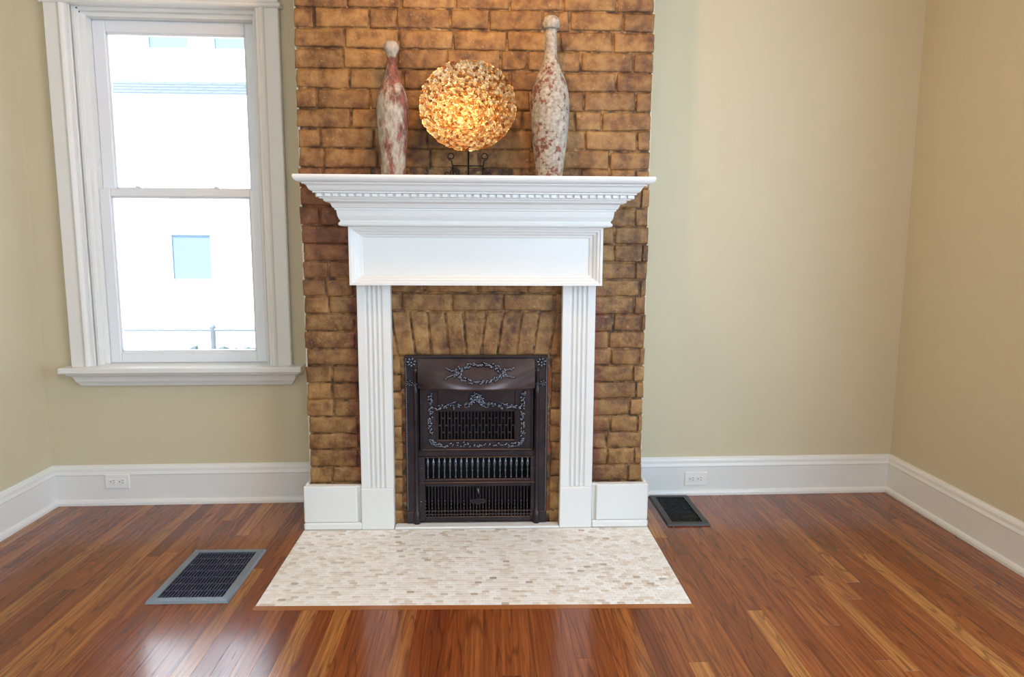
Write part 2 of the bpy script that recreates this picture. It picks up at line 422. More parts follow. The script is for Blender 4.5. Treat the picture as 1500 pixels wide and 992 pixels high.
# ---- floor: subfloor with every oak strip a plank
floor = tag(MB().box(XL-.1, XR+.1, YF-.1, .6, -.06, -.019).build('floor', M['subfloor']), 'stained red-brown oak strip floor', 'floor', kind='structure')
PW = .057; HX = .7695; HF = -.742
pmesh = []
for k in range(6):
    pmesh.append(MB().box(-PW/2+.0001, PW/2-.0001, -.5, .5, -.018, 0, .0003).mesh('plank', M['wood']))
k0 = int(math.floor((XL+HX)/PW)); k1 = int(math.ceil((XR+HX)/PW))
NEAR = -1.75; far = MB()
for k in range(k0, k1):
    xc = -HX+PW*(k+.5)
    if xc-PW/2 > XR or xc+PW/2 < XL: continue
    inside = abs(xc) < HX-.01
    yend = (-.7345-.0265*(xc+HX)/(2*HX)) if inside else BY+BA*xc+.01
    y = yend; random.seed(1000+k)
    first = True
    while y > NEAR:
        L = random.uniform(.55, 1.9)
        if first: L *= random.uniform(.35, 1); first = False
        y0 = max(y-L, NEAR)
        if y0-NEAR < .25: y0 = NEAR
        o = link('plank', pmesh[random.randrange(6)], floor, (xc, (y+y0)/2, random.uniform(-.0003, 0)))
        o.scale = (1, (y-y0)-.0006, 1)
        y = y0
    far.box(xc-PW/2+.0003, xc+PW/2-.0003, YF, NEAR, -.018, 0, 0)
fo = far.build('plank_field', M['wood_far'], floor); fo['kind'] = 'stuff'

# ---- baseboards
bprof = [(0, 0), (.034, 0), (.034, .012), (.030, .022), (.021, .027), (.021, .146), (.024, .150), (.022, .157), (.019, .164), (.018, .178), (.014, .186), (.008, .190), (.006, .194), (0, .194)]
def baseboard(name, label, fn, a, b_):
    return tag(MB().prism(bprof, a, b_, fn).build(name, M['white']), label, 'baseboard', kind='structure')
onback(baseboard('baseboard_back_left', 'tall white baseboard under the window', lambda p, q, t: (t, -p, q), -2.07, -.72))
onback(baseboard('baseboard_back_right', 'tall white baseboard between chimney breast and room corner', lambda p, q, t: (t, -p, q), .70, 2.14))
baseboard('baseboard_left', 'tall white baseboard on the side wall next to the window', lambda p, q, t: (XL+p, t, q), YF, .30)
baseboard('baseboard_right', 'tall white baseboard along the plain side wall', lambda p, q, t: (XR-p, t, q), YF, .39)

# ---- window_1 (wall coordinates, y<0 is into the room)
win = onback(tag(empty('window_1'), 'white double-hung window with moulded casing and deep stool beside the chimney', 'window', kind='structure'))
cprof = [(0, 0), (0, .016), (.004, .020), (.062, .020), (.066, .026), (.074, .030), (.082, .027), (.086, .022), (.092, .018), (.100, .018), (.105, .014), (.105, 0)]   # (from outer edge, proud)
def casing(xo, sgn): MB().prism(cprof, .683, 2.306, lambda p, q, t: (xo+sgn*p, -q-.012, t)).build('casing', M['white'], win); 
casing(-1.911, 1); casing(-.893, -1)
MB().box(-1.911, -.893, -.034, 0, 2.328, 2.46, .003).build('head_casing', M['white'], win)
MB().box(-1.925, -.879, -.046, 0, 2.306, 2.328, .006).build('head_fillet', M['white'], win)
MB().prism([(0, 2.46), (.05, 2.46), (.075, 2.49), (.085, 2.51), (0, 2.51)], -1.97, -.834, lambda p, q, t: (t, -p, q)).build('head_cap', M['white'], win)
# stepped jamb liner
for sgn, xo in ((1, WX0), (-1, WX1)):
    pr = [(0, -.03), (.0, .0), (.012, .0), (.012, .016), (.022, .020), (.022, .045), (.034, .050), (.034, .15), (0, .15)]
    MB().prism(pr, WZ0, WZ1, lambda p, q, t: (xo+sgn*(p-.001), q, t)).build('jamb', M['white'], win)
MB().prism([(0, -.03), (0, 0), (.012, 0), (.012, .016), (.024, .020), (.024, .045), (.040, .050), (.040, .15), (0, .15)], WX0+.001, WX1-.001, lambda p, q, t: (t, q, WZ1-p)).build('head_jamb', M['white'], win)
MB().prism([(0, .683), (.085, .683), (.090, .679), (.090, .661), (.084, .655), (0, .655)], -1.940, -.836, lambda p, q, t: (t, -p, q)).build('stool', M['white'], win)
MB().box(WX0+.002, WX1-.002, 0, .16, .655, .683).build('stool_inner', M['white'], win)
# apron with moulded returns
ap = [(.066, .655), (.066, .648), (.058, .640), (.046, .636), (.040, .624), (.036, .612), (.026, .600), (.022, .592), (.018, .587), (0, .587)]
b = MB(); vs = []; 
for e, z in ap:
    vs += [(-1.862-e*.9, 0, z), (-1.862-e*.9, -e, z), (-.914+e*.9, -e, z), (-.914+e*.9, 0, z)]
fs = []
for i in range(len(ap)-1):
    for j in range(3): fs.append((i*4+j, i*4+j+1, i*4+4+j+1, i*4+4+j))
b.add(vs, fs); b.add(vs, [(0, 1, 2, 3)]); b.build('apron', M['white'], win)
def sash(x0, x1, z0, z1, gx0, gx1, gz0, gz1, y0, y1):
    sr = empty('sash'); sr.parent = win
    for nm, (a, b2, c, d) in (('stile', (x0, gx0, z0, z1)), ('stile', (gx1, x1, z0, z1)), ('rail', (gx0, gx1, z0, gz0)), ('rail', (gx0, gx1, gz1, z1))):
        MB().box(a, b2, y0, y1, c, d, .004).build(nm, M['vinyl'], sr)
    bd = MB()
    for a, b2, c, d in ((gx0, gx0+.008, gz0, gz1), (gx1-.008, gx1, gz0, gz1), (gx0, gx1, gz0, gz0+.008), (gx0, gx1, gz1-.008, gz1)):
        bd.box(a, b2, y0+.008, y1-.006, c, d)
    bd.build('glazing_bead', M['vinyl'], sr)
    MB().box(gx0+.002, gx1-.002, (y0+y1)/2-.002, (y0+y1)/2+.002, gz0+.002, gz1-.002).build('pane', M['glass'], sr)
    return sr
JX0, JX1 = WX0+.033, WX1-.033
sash(JX0, JX1, 1.478, WZ1-.040, -1.715, -1.083, 1.515, 2.222, .098, .128)      # upper, outer track
sash(JX0, JX1, .684, 1.513, -1.723, -1.081, .737, 1.477, .058, .090)           # lower, inner track
for x in (-1.60, -1.24):
    lk = MB(); lk.box(x-.022, x+.022, .060, .084, 1.513, 1.520, .002); lk.box(x-.006, x+.012, .056, .078, 1.520, 1.527, .002)
    lk.build('sash_lock', M['vinyl'], win)
for x, z in ((WX0+.017, 2.300), (WX0+.028, 2.284)):      # two little nail heads in the head corner
    MB().lathe([(.003, -.001), (.003, .002), (.001, .003)], (x, .012, z), 8, 'y').build('nail_head', M['slot'], win)

# ================================================================ CHIMNEY BREAST
chim = tag(empty('wall_chimney'), 'bronze-painted brick chimney breast behind the mantel', 'chimney breast', kind='structure')
# core with an opening for the insert
b = MB(); CW = .744
b.box(-CW, -.30, .012, .36, 0, ZC); b.box(.30, CW, .012, .36, 0, ZC); b.box(-.30, .30, .012, .36, .76, ZC); b.box(-.30, .30, .30, .36, 0, .76)
b.build('core', M['wall'], chim)
def mortar_sheet():
    m = MB(); nx, nz = 150, 250; x0, x1, z0, z1 = -.741, .738, .0, 2.5
    vs = []
    for j in range(nz+1):
        for i in range(nx+1):
            x = x0+(x1-x0)*i/nx; z = z0+(z1-z0)*j/nz
            if i == 0: x -= .004*noise.noise((5, 0, z*30))
            y = .003+.005*noise.noise((x*30, 3, z*30))+.003*noise.noise((x*90, 7, z*90))
            vs.append((x, y, z))
    fs = []
    for j in range(nz):
        for i in range(nx):
            x = x0+(x1-x0)*(i+.5)/nx; z = z0+(z1-z0)*(j+.5)/nz
            if abs(x) < .30 and z < .765: continue
            fs.append((j*(nx+1)+i, j*(nx+1)+i+1, (j+1)*(nx+1)+i+1, (j+1)*(nx+1)+i))
    m.add(vs, fs, True); return m
mo = mortar_sheet().build('mortar', M['mortar'], chim)
# ragged plaster line where wall paint meets the brick
for sx in (-1, 1):
    m = MB(); n = 260; vs = []
    for j in range(n+1):
        z = .2+2.3*j/n; wob = .004*noise.noise((sx*9, 1, z*22))+.003*noise.noise((sx*4, 2, z*70))
        ex = .7465 if sx < 0 else .7415
        vs += [(sx*(ex-.006+wob*(1 if sx < 0 else .4)), .003, z), (sx*(ex+.002+wob*.5), .006, z), (sx*(ex+.002), .03, z)]
    fs = [(3*j+a, 3*j+a+1, 3*j+a+4, 3*j+a+3) for j in range(n) for a in (0, 1)]
    m.add(vs, fs, True); m.build('plaster_edge', M['plaster' if sx < 0 else 'wall'], chim)

def quad_brick(P, seed, depth=.03, nu=7, nv=4, proud=0.0):
    """lumpy brick from four front corners P (x,z): bl, br, tr, tl; local origin at its middle"""
    cx = sum(p[0] for p in P)/4; cz = sum(p[1] for p in P)/4
    m = MB(); vs = []
    us = [0, .035, .12]+[.12+.76*(i+1)/(nu-1) for i in range(nu-2)]+[.88, .965, 1]; us = sorted(set(round(x, 4) for x in us))
    vv = [0, .08, .25, .5, .75, .92, 1]
    off = seed*13.7
    for v in vv:
        for u in us:
            x = (P[0][0]*(1-u)+P[1][0]*u)*(1-v)+(P[3][0]*(1-u)+P[2][0]*u)*v
            z = (P[0][1]*(1-u)+P[1][1]*u)*(1-v)+(P[3][1]*(1-u)+P[2][1]*u)*v
            eu = min(u, 1-u); ev = min(v, 1-v)
            edge = (1-min(1, eu/.05))**2*.003+(1-min(1, ev/.12))**2*.003
            nz = noise.noise((x*14+off, off, z*14)); n2 = noise.noise((x*45, off+4, z*45))
            y = -.003-proud+edge+.0045*nz+.0028*n2
            if eu == 0: x += .003*noise.noise((off, z*40, 2))+(.0015 if u == 0 else -.0015)
            if ev == 0: z += .003*noise.noise((x*30, off, 8))
            vs.append((x-cx, y, z-cz))
    a = len(us); c = len(vv)
    fs = [(j*a+i, j*a+i+1, (j+1)*a+i+1, (j+1)*a+i) for j in range(c-1) for i in range(a-1)]
    n0 = len(vs)
    ringi = [i for i in range(a)]+[j*a+a-1 for j in range(1, c)]+[(c-1)*a+i for i in range(a-2, -1, -1)]+[j*a for j in range(c-2, 0, -1)]
    for i in ringi: vs.append((vs[i][0], depth, vs[i][2]))
    k = len(ringi)
    m.add(vs, fs, True)
    m.add([vs[i] for i in ringi]+vs[n0:], [(i, (i+1) % k, k+(i+1) % k, k+i) for i in range(k)], True)
    o = m.build('brick', M['brick'], chim, (cx, 0, cz))
    return o
J = .0032     # half joint
seed = [0]
def course(z0, z1, x0, x1, start, lens, skip=None):
    x = start; i = 0
    while x < x1-.01:
        L = lens[i % len(lens)]; i += 1
        a, c = max(x, x0), min(x+L, x1)
        x += L
        if c-a < .012:
            continue
        seed[0] += 1
        random.seed(seed[0])
        jit = lambda: random.uniform(-.0035, .0035)
        aa = a+(J if a > x0 else random.uniform(-.003, .003)); cc = c-(J if c < x1 else random.uniform(-.003, .003))
        quad_brick([(aa, z0+J+jit()), (cc, z0+J+jit()), (cc+jit(), z1-J+jit()), (aa+jit(), z1-J+jit())], seed[0], proud=random.uniform(-.001, .003))
X0, X1 = -.7475, .7415
zt = 2.22+.0802*2; zz = [zt-.0802*k for k in range(0, 14)]           # courses above and beside the crown
rows = list(zip(zz[1:], zz[:-1]))
for r, (a, c) in enumerate(rows):
    random.seed(50+r)
    st = X0-(.0 if r % 2 else .112)-random.uniform(0, .03)
    lens = [.223]*12
    if r % 5 == 2: lens = [.223, .223, .112, .223, .16, .223, .112, .223, .223]
    if r % 5 == 4: lens = [.112, .223, .223, .205, .223, .112, .223, .223, .223]
    if a > 1.50: course(a, c, X0, X1, st, lens)
    else:
        course(a, c, X0, -.45, st, lens); course(a, c, .45, X1, .45-random.uniform(.02, .12), [.223, .112, .223])
zb = [1.3374-.0759*k for k in range(0, 18)]
for r in range(len(zb)-1):
    c, a = zb[r], zb[r+1]
    if c < .06: break
    a = max(a, .0)
    random.seed(90+r)
    course(a, c, X0, -.49, X0-(.11 if r % 2 else 0)-random.uniform(0, .02), [.118, .225] if r % 3 else [.225, .118])
    course(a, c, .49, X1, .49-(.11 if r % 2 else 0.02)-random.uniform(0, .02), [.225, .125] if r % 3 else [.125, .225])
# above and beside the insert
course(.9716, 1.05, -.40, .40, -.555, [.223]); course(1.05, 1.13, -.40, .40, -.45, [.223])
at = [-.452, -.376, -.294, -.217, -.140, -.062, .039, .114, .197, .272, .347, .43]; ab = [-.42, -.347, -.269, -.200, -.123, -.048, .015, .087, .168, .244, .316, .40]
for i in range(len(at)-1):
    seed[0] += 1
    x0b, x1b, x0t, x1t = ab[i]+J, ab[i+1]-J, at[i]+J, at[i+1]-J
    if i == 0: x0b = x0t = -.415
    if i == len(at)-2: x1b = x1t = .415
    quad_brick([(x0b, .772), (x1b, .772), (x1t, .9716-J), (x0t, .9716-J)], seed[0])
zs = [.768-.0775*k for k in range(11)]
for r in range(10):
    a, c = max(zs[r+1], 0), zs[r]
    if c-a < .03: continue
    course(a, c, -.41, -.333, -.41, [.2]); course(a, c, .327, .41, .327, [.2])
for sx, e in ((-1, .333), (1, .327)):
    MB().box(min(sx*e, sx*.300), max(sx*e, sx*.300), .004, .03, 0, .775).build('bare_brick_reveal', M['redbrick'], chim)

# white plinth boards wrapped around the foot of the breast
for s, nm, lb in ((-1, 'left', 'white boxed baseboard at the foot of the brick on the window side'), (1, 'right', 'white boxed baseboard at the foot of the brick beside the black floor vent')):
    e = tag(empty('baseboard_chimney_'+nm), lb, 'baseboard', kind='structure')
    def bb(n, xa, xb, y0, y1, z0, z1, c=.004):
        xa, xb = s*xa, s*xb; MB().box(min(xa, xb), max(xa, xb), y0, y1, z0, z1, c).build(n, M['white'], e)
    bb('backing', .512, .762, -.040, -.0135, 0, .199)
    bb('front_board', .531, .765, -.055, -.0405, .034, .2005)
    bb('shoe', .512, .767, -.059, -.0405, 0, .033, .006)
    bb('return_board', .7495, .765, -.0130, .31, 0, .2005)
tag(MB().box(-.366, .366, -.060, -.010, 0, .011, .003).build('trim_1', M['white']), 'white painted strip under the iron fireplace insert', 'trim', kind='structure')

# ================================================================ MANTEL
man = tag(empty('fireplace_mantel', (0, -.06, 0)), 'white wooden fireplace mantel with dentil crown shelf and fluted pilasters', 'mantel')
def mp(b, nm, mat='white'): o = b.build(nm, M[mat], man); o.location = (0, .06, 0); return o
FW, FY = .5275, -.113
crown = [(.1725, 1.523), (.1735, 1.519), (.1735, 1.513), (.171, 1.506), (.165, 1.4995), (.157, 1.496), (.146, 1.4955), (.146, 1.490), (.137, 1.489), (.131, 1.483), (.127, 1.474), (.122, 1.467), (.113, 1.463), (.113, 1.458), (.100, 1.457), (.100, 1.4425), (.092, 1.4415), (.092, 1.437), (.080, 1.436), (.078, 1.428), (.070, 1.424), (.058, 1.421), (.053, 1.411), (.050, 1.404), (.044, 1.402), (.044, 1.396), (.038, 1.395), (.037, 1.384), (.035, 1.372), (.031, 1.362), (.026, 1.354), (.026, 1.349), (.031, 1.345), (.033, 1.339), (.030, 1.333), (.022, 1.331), (0, 1.331)]
def sweep(prof, w0, y0, yb):
    b = MB(); vs = []
    for e, z in prof: vs += [(-(w0+e), yb, z), (-(w0+e), y0-e, z), (w0+e, y0-e, z), (w0+e, yb, z)]
    b.add(vs, [(i*4+j, i*4+j+1, i*4+j+5, i*4+j+4) for i in range(len(prof)-1) for j in range(3)])
    n = len(prof)
    b.add(vs, [(0, 1, 2, 3), tuple((n-1)*4+k for k in (3, 2, 1, 0))])
    return b
mp(sweep(crown, FW, FY, -.006), 'crown_shelf')
dm = MB().box(-.0105, .0105, -.009, .0, -.0068, .0068, .0015).mesh('dentil', M['white'])
ex = FW+.100; ey = FY-.100; n = 41
for i in range(n):
    o = link('dentil', dm, man, (-ex+.012+(2*ex-.024)*i/(n-1), ey+.06, 1.4498))
for s in (-1, 1):
    for i in range(6):
        o = link('dentil', dm, man, (s*ex, ey+.06+.030*(i+.8), 1.4498)); o.rotation_euler = (0, 0, s*math.pi/2)
# frieze with recessed, moulded panel
fz0, fz1 = 1.089, 1.331
rings = [(0, 0), (.010, 0), (.013, .004), (.022, .006), (.026, .013), (.036, .017), (.040, .024), (.052, .027), (.054, .031)]
b = MB(); vs = []
for ins, dp in rings:
    s_ = ins*.82
    vs += [(-FW+ins, FY+dp, fz0+s_), (FW-ins, FY+dp, fz0+s_), (FW-ins, FY+dp, fz1-s_), (-FW+ins, FY+dp, fz1-s_)]
nr = len(rings)
b.add(vs, [(i*4+j, i*4+(j+1) % 4, i*4+4+(j+1) % 4, i*4+4+j) for i in range(nr-1) for j in range(4)])
b.add([(-FW, FY, fz0), (FW, FY, fz0), (FW, FY, fz1), (-FW, FY, fz1), (-FW, -.006, fz0), (FW, -.006, fz0), (FW, -.006, fz1), (-FW, -.006, fz1)], [(0, 4, 5, 1), (1, 5, 6, 2), (3, 7, 4, 0), (2, 6, 7, 3)])
mp(b, 'frieze_frame')
mp(MB().box(-FW+.0535, FW-.0535, FY+.031, FY+.045, fz0+.044, fz1-.044), 'frieze_panel')
# fluted pilasters and their plinth blocks
def pil_prof(x0, x1):
    y = -.050; pts = [(x0, -.006), (x0, y+.002), (x0+.002, y)]
    m0 = x0+.0305; pitch = (x1-x0-.061)/4; wd = pitch*.74
    for i in range(4):
        c = m0+pitch*(i+.5)
        for k in range(9):
            t = math.pi*k/8
            pts.append((c-wd/2*math.cos(t), y+.0085*math.sin(t)))
    pts += [(x1-.002, y), (x1, y+.002), (x1, -.006)]
    return pts
for s in (-1, 1):
    x0, x1 = (.3685, .5115) if s > 0 else (-.5115, -.3695)
    mp(MB().prism(pil_prof(x0, x1), .190, 1.0885, lambda p, q, t: (p, q, t)), 'pilaster')
    mp(MB().box(x0-.0015, x1-.0005, -.057, -.006, 0.0, .1895, .003), 'plinth_block')

# ================================================================ CAST IRON INSERT
ins = tag(empty('fireplace_insert', (0, -.02, .011)), 'black cast iron fireplace insert with wreath hood and baluster grate', 'fireplace insert')
def ip(b, nm, parent=None, mat='iron'):
    o = b.build(nm, M[mat], parent or ins)
    if parent is None: o.location = (0, .02, -.011)
    return o
IX0, IX1, IZ0, IZ1 = -.3178, .3116, .0115, .7790; IC = (IX0+IX1)/2
ip(MB().box(-.295, .295, .22, .24, .012, .76), 'back_plate', mat='firebox')
b = MB()
for s in (-1, 1):                                    # side stiles
    xo = IX0 if s < 0 else IX1; xi = xo-s*.058
    b.box(min(xo, xi), max(xo, xi), -.016, .004, IZ0, IZ1, .003)
b.box(IX0, IX1, -.018, .004, .765, IZ1, .003)
b.box(IX0+.057, IX1-.057, -.006, .004, .318, .348, .002)
fr = ip(b, 'frame')
for s in (-1, 1):
    xo = IX0 if s < 0 else IX1
    bd = MB(); z = .075
    while z < IZ1-.01:
        bd.blob((xo-s*.006, -.018, z), .0042, .0042, .0046, n=6, m=4); z += .0085
    ip(bd, 'beaded_edge', mat='iron_relief_lit')
    xc = xo-s*.046
    ip(MB().lathe([(.0145, .012), (.0145, .062), (.0115, .066), (.0085, .072), (.0075, .30), (.0085, .60), (.0105, .628), (.0085, .634), (.0075, .645), (.0075, .700), (.011, .706), (.011, .716), (.006, .724)], (xc, -.019, 0), 14), 'colonnette')
    ip(MB().box(min(xo, xo-s*.062), max(xo, xo-s*.062), -.022, .0, .0115, .066, .003), 'base_block')
    cl = MB(); random.seed(31+s)                     # corner rosettes and capital leaves
    for (cx, cz, R, n) in ((xo-s*.030, .748, .021, 7), (xo-s*.022, .655, .014, 6), (xo-s*.046, .650, .010, 5)):
        cl = MB()
        for k in range(n):
            t = 2*math.pi*k/n+.3
            cl.blob((cx+R*.7*math.cos(t), -.021, cz+R*.7*math.sin(t)), R*.52, .008, R*.28, t, 6, 4)
        cl.blob((cx, -.024, cz), R*.32, .008, R*.32, 0, 6, 4)
        ip(cl, 'rosette', mat='iron_relief_lit')
    ip(MB().blob((xo-s*.060, -.020, .712), .014, .007, .004, 0, 6, 4), 'leaf_tip', mat='iron_relief_lit')
# bowed hood
HX0, HX1 = IX0+.058, IX1-.058
def hood_y(u, v):                                    # u 0..1 across, v 0 top .. 1 bottom
    bow = 1-(2*u-1)**2
    return -.010-.020*math.sin(v*math.pi*.5)**1.4-.040*bow*v**1.3-.006*math.sin(math.pi*v)
b = MB(); vs = []; NU, NV = 28, 12
for j in range(NV+1):
    for i in range(NU+1):
        u, v = i/NU, j/NV
        vs.append((HX0+(HX1-HX0)*u, hood_y(u, v), .766-.126*v-.004*(1-(2*u-1)**2)*v))
b.add(vs, [(j*(NU+1)+i, j*(NU+1)+i+1, (j+1)*(NU+1)+i+1, (j+1)*(NU+1)+i) for j in range(NV) for i in range(NU)], True)
lo = [vs[NV*(NU+1)+i] for i in range(NU+1)]
b.add(lo+[(p[0], p[1], p[2]-.006) for p in lo]+[(p[0], .01, p[2]-.006) for p in lo], [(r_*(NU+1)+i, r_*(NU+1)+i+1, (r_+1)*(NU+1)+i+1, (r_+1)*(NU+1)+i) for r_ in (0, 1) for i in range(NU)])
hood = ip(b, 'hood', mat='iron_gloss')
wr = MB(); random.seed(5)
def hood_pt(x, z):
    u = (x-HX0)/(HX1-HX0); v = (.766-z)/.128; return (x, hood_y(u, max(0, min(1, v)))-.003, z)
for k in range(90):
    t = 2*math.pi*k/90; rr = random.uniform(.82, 1.2)
    x = .012+.098*math.cos(t)*rr; z = .704+.036*math.sin(t)*rr
    wr.blob(hood_pt(x, z), .0110, .008, .0052, t+math.pi/2+random.uniform(-.9, .9), 6, 4)
for s in (-1, 1):
    for arm in (-1, 1):
        for k in range(9):
            q = k/8; x = .012+s*(.098+.050*q); z = .704+arm*(.004+.016*q)
            wr.blob(hood_pt(x, z+random.uniform(-.004, .004)), .0088, .0065, .0042, s*arm*.5+random.uniform(-.8, .8), 6, 4)
o = wr.build('wreath', M['iron_relief_lit'], hood)
# ornate door panel
DX0, DX1, DZ0, DZ1 = -.2545, .2490, .345, .634; GX0, GX1, GZ0, GZ1 = -.1749, .1665, .396, .525
b = MB()
b.box(DX0, GX0, -.010, .002, DZ0, DZ1, .002); b.box(GX1, DX1, -.010, .002, DZ0, DZ1, .002)
b.box(GX0, GX1, -.010, .002, DZ0, GZ0, .002); b.box(GX0, GX1, -.010, .002, GZ1, DZ1, .002)
door = ip(b, 'door_panel')
b = MB()
for (x0, x1, z0, z1) in ((DX0, DX1, DZ1-.010, DZ1), (DX0, DX1, DZ0, DZ0+.010), (DX0, DX0+.010, DZ0, DZ1), (DX1-.010, DX1, DZ0, DZ1)): b.box(x0, x1, -.017, -.009, z0, z1, .003)
for (x0, x1, z0, z1) in ((GX0-.008, GX1+.008, GZ1, GZ1+.007), (GX0-.008, GX1+.008, GZ0-.007, GZ0), (GX0-.008, GX0, GZ0, GZ1), (GX1, GX1+.008, GZ0, GZ1)): b.box(x0, x1, -.014, -.009, z0, z1, .002)
b.build('door_moulding', M['iron'], door)
b = MB(); NB = 23; pt = (GX1-GX0)/NB
for i in range(NB+1):
    x = GX0+pt*i; b.box(x-.0026, x+.0026, -.008, .0, GZ0, GZ1, .001)
for i in range(NB):
    for k in ((.25, .75) if i % 2 else (.5,)):
        z = GZ0+(GZ1-GZ0)*k; x = GX0+pt*(i+.5); b.box(x-pt/2, x+pt/2, -.0085, -.002, z-.003, z+.003, .001)
b.build('door_grille', M['iron'], door)
orn = MB(); random.seed(11)
def leaves(path, n, r, spread=.0095, y=-.012):
    n = int(n*2.0)
    for k in range(n):
        q = k/max(1, n-1)*(len(path)-1); i = min(int(q), len(path)-2); f = q-i
        x = path[i][0]*(1-f)+path[i+1][0]*f; z = path[i][1]*(1-f)+path[i+1][1]*f
        a = math.atan2(path[i+1][1]-path[i][1], path[i+1][0]-path[i][0])+random.uniform(-1, 1)
        orn.blob((x+random.uniform(-spread, spread), y, z+random.uniform(-spread, spread)), r*random.uniform(1.0, 1.5), .009, r*.62, a, 6, 4)
for s in (-1, 1):
    c = IC
    leaves([(c+s*.03, .556), (c+s*.075, .556), (c+s*.11, .545), (c+s*.14, .553), (c+s*.165, .545), (c+s*.19, .540)], 16, .0075)
    leaves([(c+s*.205, .61), (c+s*.205, .58), (c+s*.20, .545), (c+s*.205, .50), (c+s*.205, .46), (c+s*.205, .42)], 22, .008)
    leaves([(c+s*.205, .40), (c+s*.19, .378), (c+s*.15, .372), (c+s*.08, .378), (c+s*.0, .372)], 20, .0075)
    orn.tube([(c+s*.09, -.013, .572), (c+s*.12, -.013, .560), (c+s*.15, -.013, .548), (c+s*.175, -.013, .552)], .0028, 6)
    sc = [(c+s*(.045+.014*math.cos(t)*(1-t/14)), -.013, .553+.014*math.sin(t)*(1-t/14)) for t in [k*.5 for k in range(18)]]
    orn.tube(sc, .003, 6)
    orn.tube([(c+s*.207, -.013, .395), (c+s*.20, -.013, .376), (c+s*.17, -.013, .366), (c+s*.13, -.013, .368)], .0032, 6)
leaves([(IC-.03, .560), (IC-.018, .585), (IC, .606), (IC+.018, .585), (IC+.03, .560)], 18, .0085)
leaves([(IC-.02, .575), (IC+.02, .575)], 8, .008); orn.blob((IC, -.015, .590), .010, .007, .012)
orn.build('door_ornament', M['iron_relief_lit'], door)
# baluster rail
BX0, BX1, BZ0, BZ1 = -.2345, .2380, .2155, .3130
b = MB()
b.box(-.2605, BX0, -.012, .002, .203, .3175, .002); b.box(BX1, .2560, -.012, .002, .203, .3175, .002)
b.box(BX0, BX1, -.012, .002, .203, BZ0, .002); b.box(BX0, BX1, -.012, .002, BZ1, .3175, .002)
rail = ip(b, 'baluster_rail')
bal = MB().lathe([(.003, 0), (.0055, .004), (.0035, .010), (.003, .022), (.0035, .034), (.0058, .040), (.0035, .046), (.0042, .054), (.0075, .066), (.0078, .074), (.0055, .084), (.0035, .090), (.0045, .0975)], (0, 0, 0), 10).mesh('baluster', M['iron_relief_lit'])
for i in range(19):
    link('baluster', bal, rail, (BX0+(BX1-BX0)*(i+.5)/19, -.004, BZ0))
for s in (-1, 1): MB().blob((IC+s*.2475, -.013, .268), .0035, .003, .0035, n=8, m=4).build('rivet', M['iron_relief_lit'], rail)
# ash door with slats and beads
AX0, AX1, AZ0, AZ1 = -.2330, .2395, .040, .181
b = MB()
b.box(-.2625, AX0, -.014, .002, .0185, .2025, .002); b.box(AX1, .2610, -.014, .002, .0185, .2025, .002)
b.box(AX0, AX1, -.014, .002, .0185, AZ0, .002); b.box(AX0, AX1, -.014, .002, AZ1, .2025, .002); b.box(-.2625, .2610, -.019, -.012, .196, .2025, .002)
ash = ip(b, 'ash_door')
b = MB(); NS = 33; pt = (AX1-AX0)/NS
for i in range(1, NS): b.box(AX0+pt*i-.0028, AX0+pt*i+.0028, -.010, .0, AZ0, AZ1, .001)
b.box(AX0, AX1, -.009, -.001, .062, .067, .001); b.box(AX0, AX1, -.009, -.001, .046, .051, .001)
b.build('slats', M['iron'], ash)
b = MB()
for i in range(0, NS+1):
    x = AX0+pt*i
    for r in range(5):
        if r > 1 and i % 2: continue
        if r > 2 and abs(x-.003) < .035: continue
        b.blob((x, -.012, .048+.0165*r), .0032, .0032, .0032, n=6, m=4)
b.build('bead_rows', M['iron_relief_lit'], ash)
b = MB(); b.prism([(-.034, 0), (-.027, .010), (-.008, .011), (0, .016), (.008, .011), (.027, .010), (.034, 0), (.027, -.010), (.008, -.011), (0, -.016), (-.008, -.011), (-.027, -.010)], -.016, -.010, lambda p, q, t: (.003+p, t, .112+q)); b.build('latch_plate', M['iron'], ash)
MB().prism([(-.027, 0), (-.022, .006), (.022, .006), (.027, 0), (.022, -.006), (-.022, -.006)], -.0175, -.0158, lambda p, q, t: (.003+p, t, .112+q)).build('latch_slot', M['firebox'], ash)
MB().tube([(.001, -.006, .178), (.003, -.014, .165), (.005, -.016, .150), (.004, -.012, .143)], [.003, .0045, .004, .002], 8).build('latch_lever', M['iron_relief_lit'], ash)
for s in (-1, 1): MB().blob((IC+s*.250, -.015, .112), .0035, .003, .0035, n=8, m=4).build('rivet', M['iron_relief_lit'], ash)

# ================================================================ HEARTH
RYL, RYR, FYL, FYR = -.0605, -.0605, -.7060, -.7330
def hy(x, v):
    u = (x+HX)/(2*HX); return (RYL*(1-u)+RYR*u)*(1-v)+(FYL*(1-u)+FYR*u)*v
hb = MB(); HXI = .7680
hb.add([(-HXI, 0.03, -.018), (HXI, 0.03, -.018), (HXI, FYR, -.018), (-HXI, FYL, -.018), (-HXI, 0.03, -.0012), (HXI, 0.03, -.0012), (HXI, FYR, -.0012), (-HXI, FYL, -.0012)],
       [(0, 3, 2, 1), (4, 5, 6, 7), (0, 1, 5, 4), (1, 2, 6, 5), (2, 3, 7, 6), (3, 0, 4, 7)])
hearth = tag(hb.build('hearth', M['grout']), 'cream mosaic tile hearth set into the oak floor before the fireplace', 'hearth', kind='structure')
tcols = [lin(238, 232, 224)[:3], lin(234, 226, 216)[:3], lin(228, 218, 206)[:3], lin(241, 237, 231)[:3], lin(218, 204, 188)[:3], lin(206, 189, 171)[:3], lin(184, 164, 147)[:3], lin(158, 140, 128)[:3]]
tw = [25, 23, 20, 16, 11, 5, 1.3, .12]
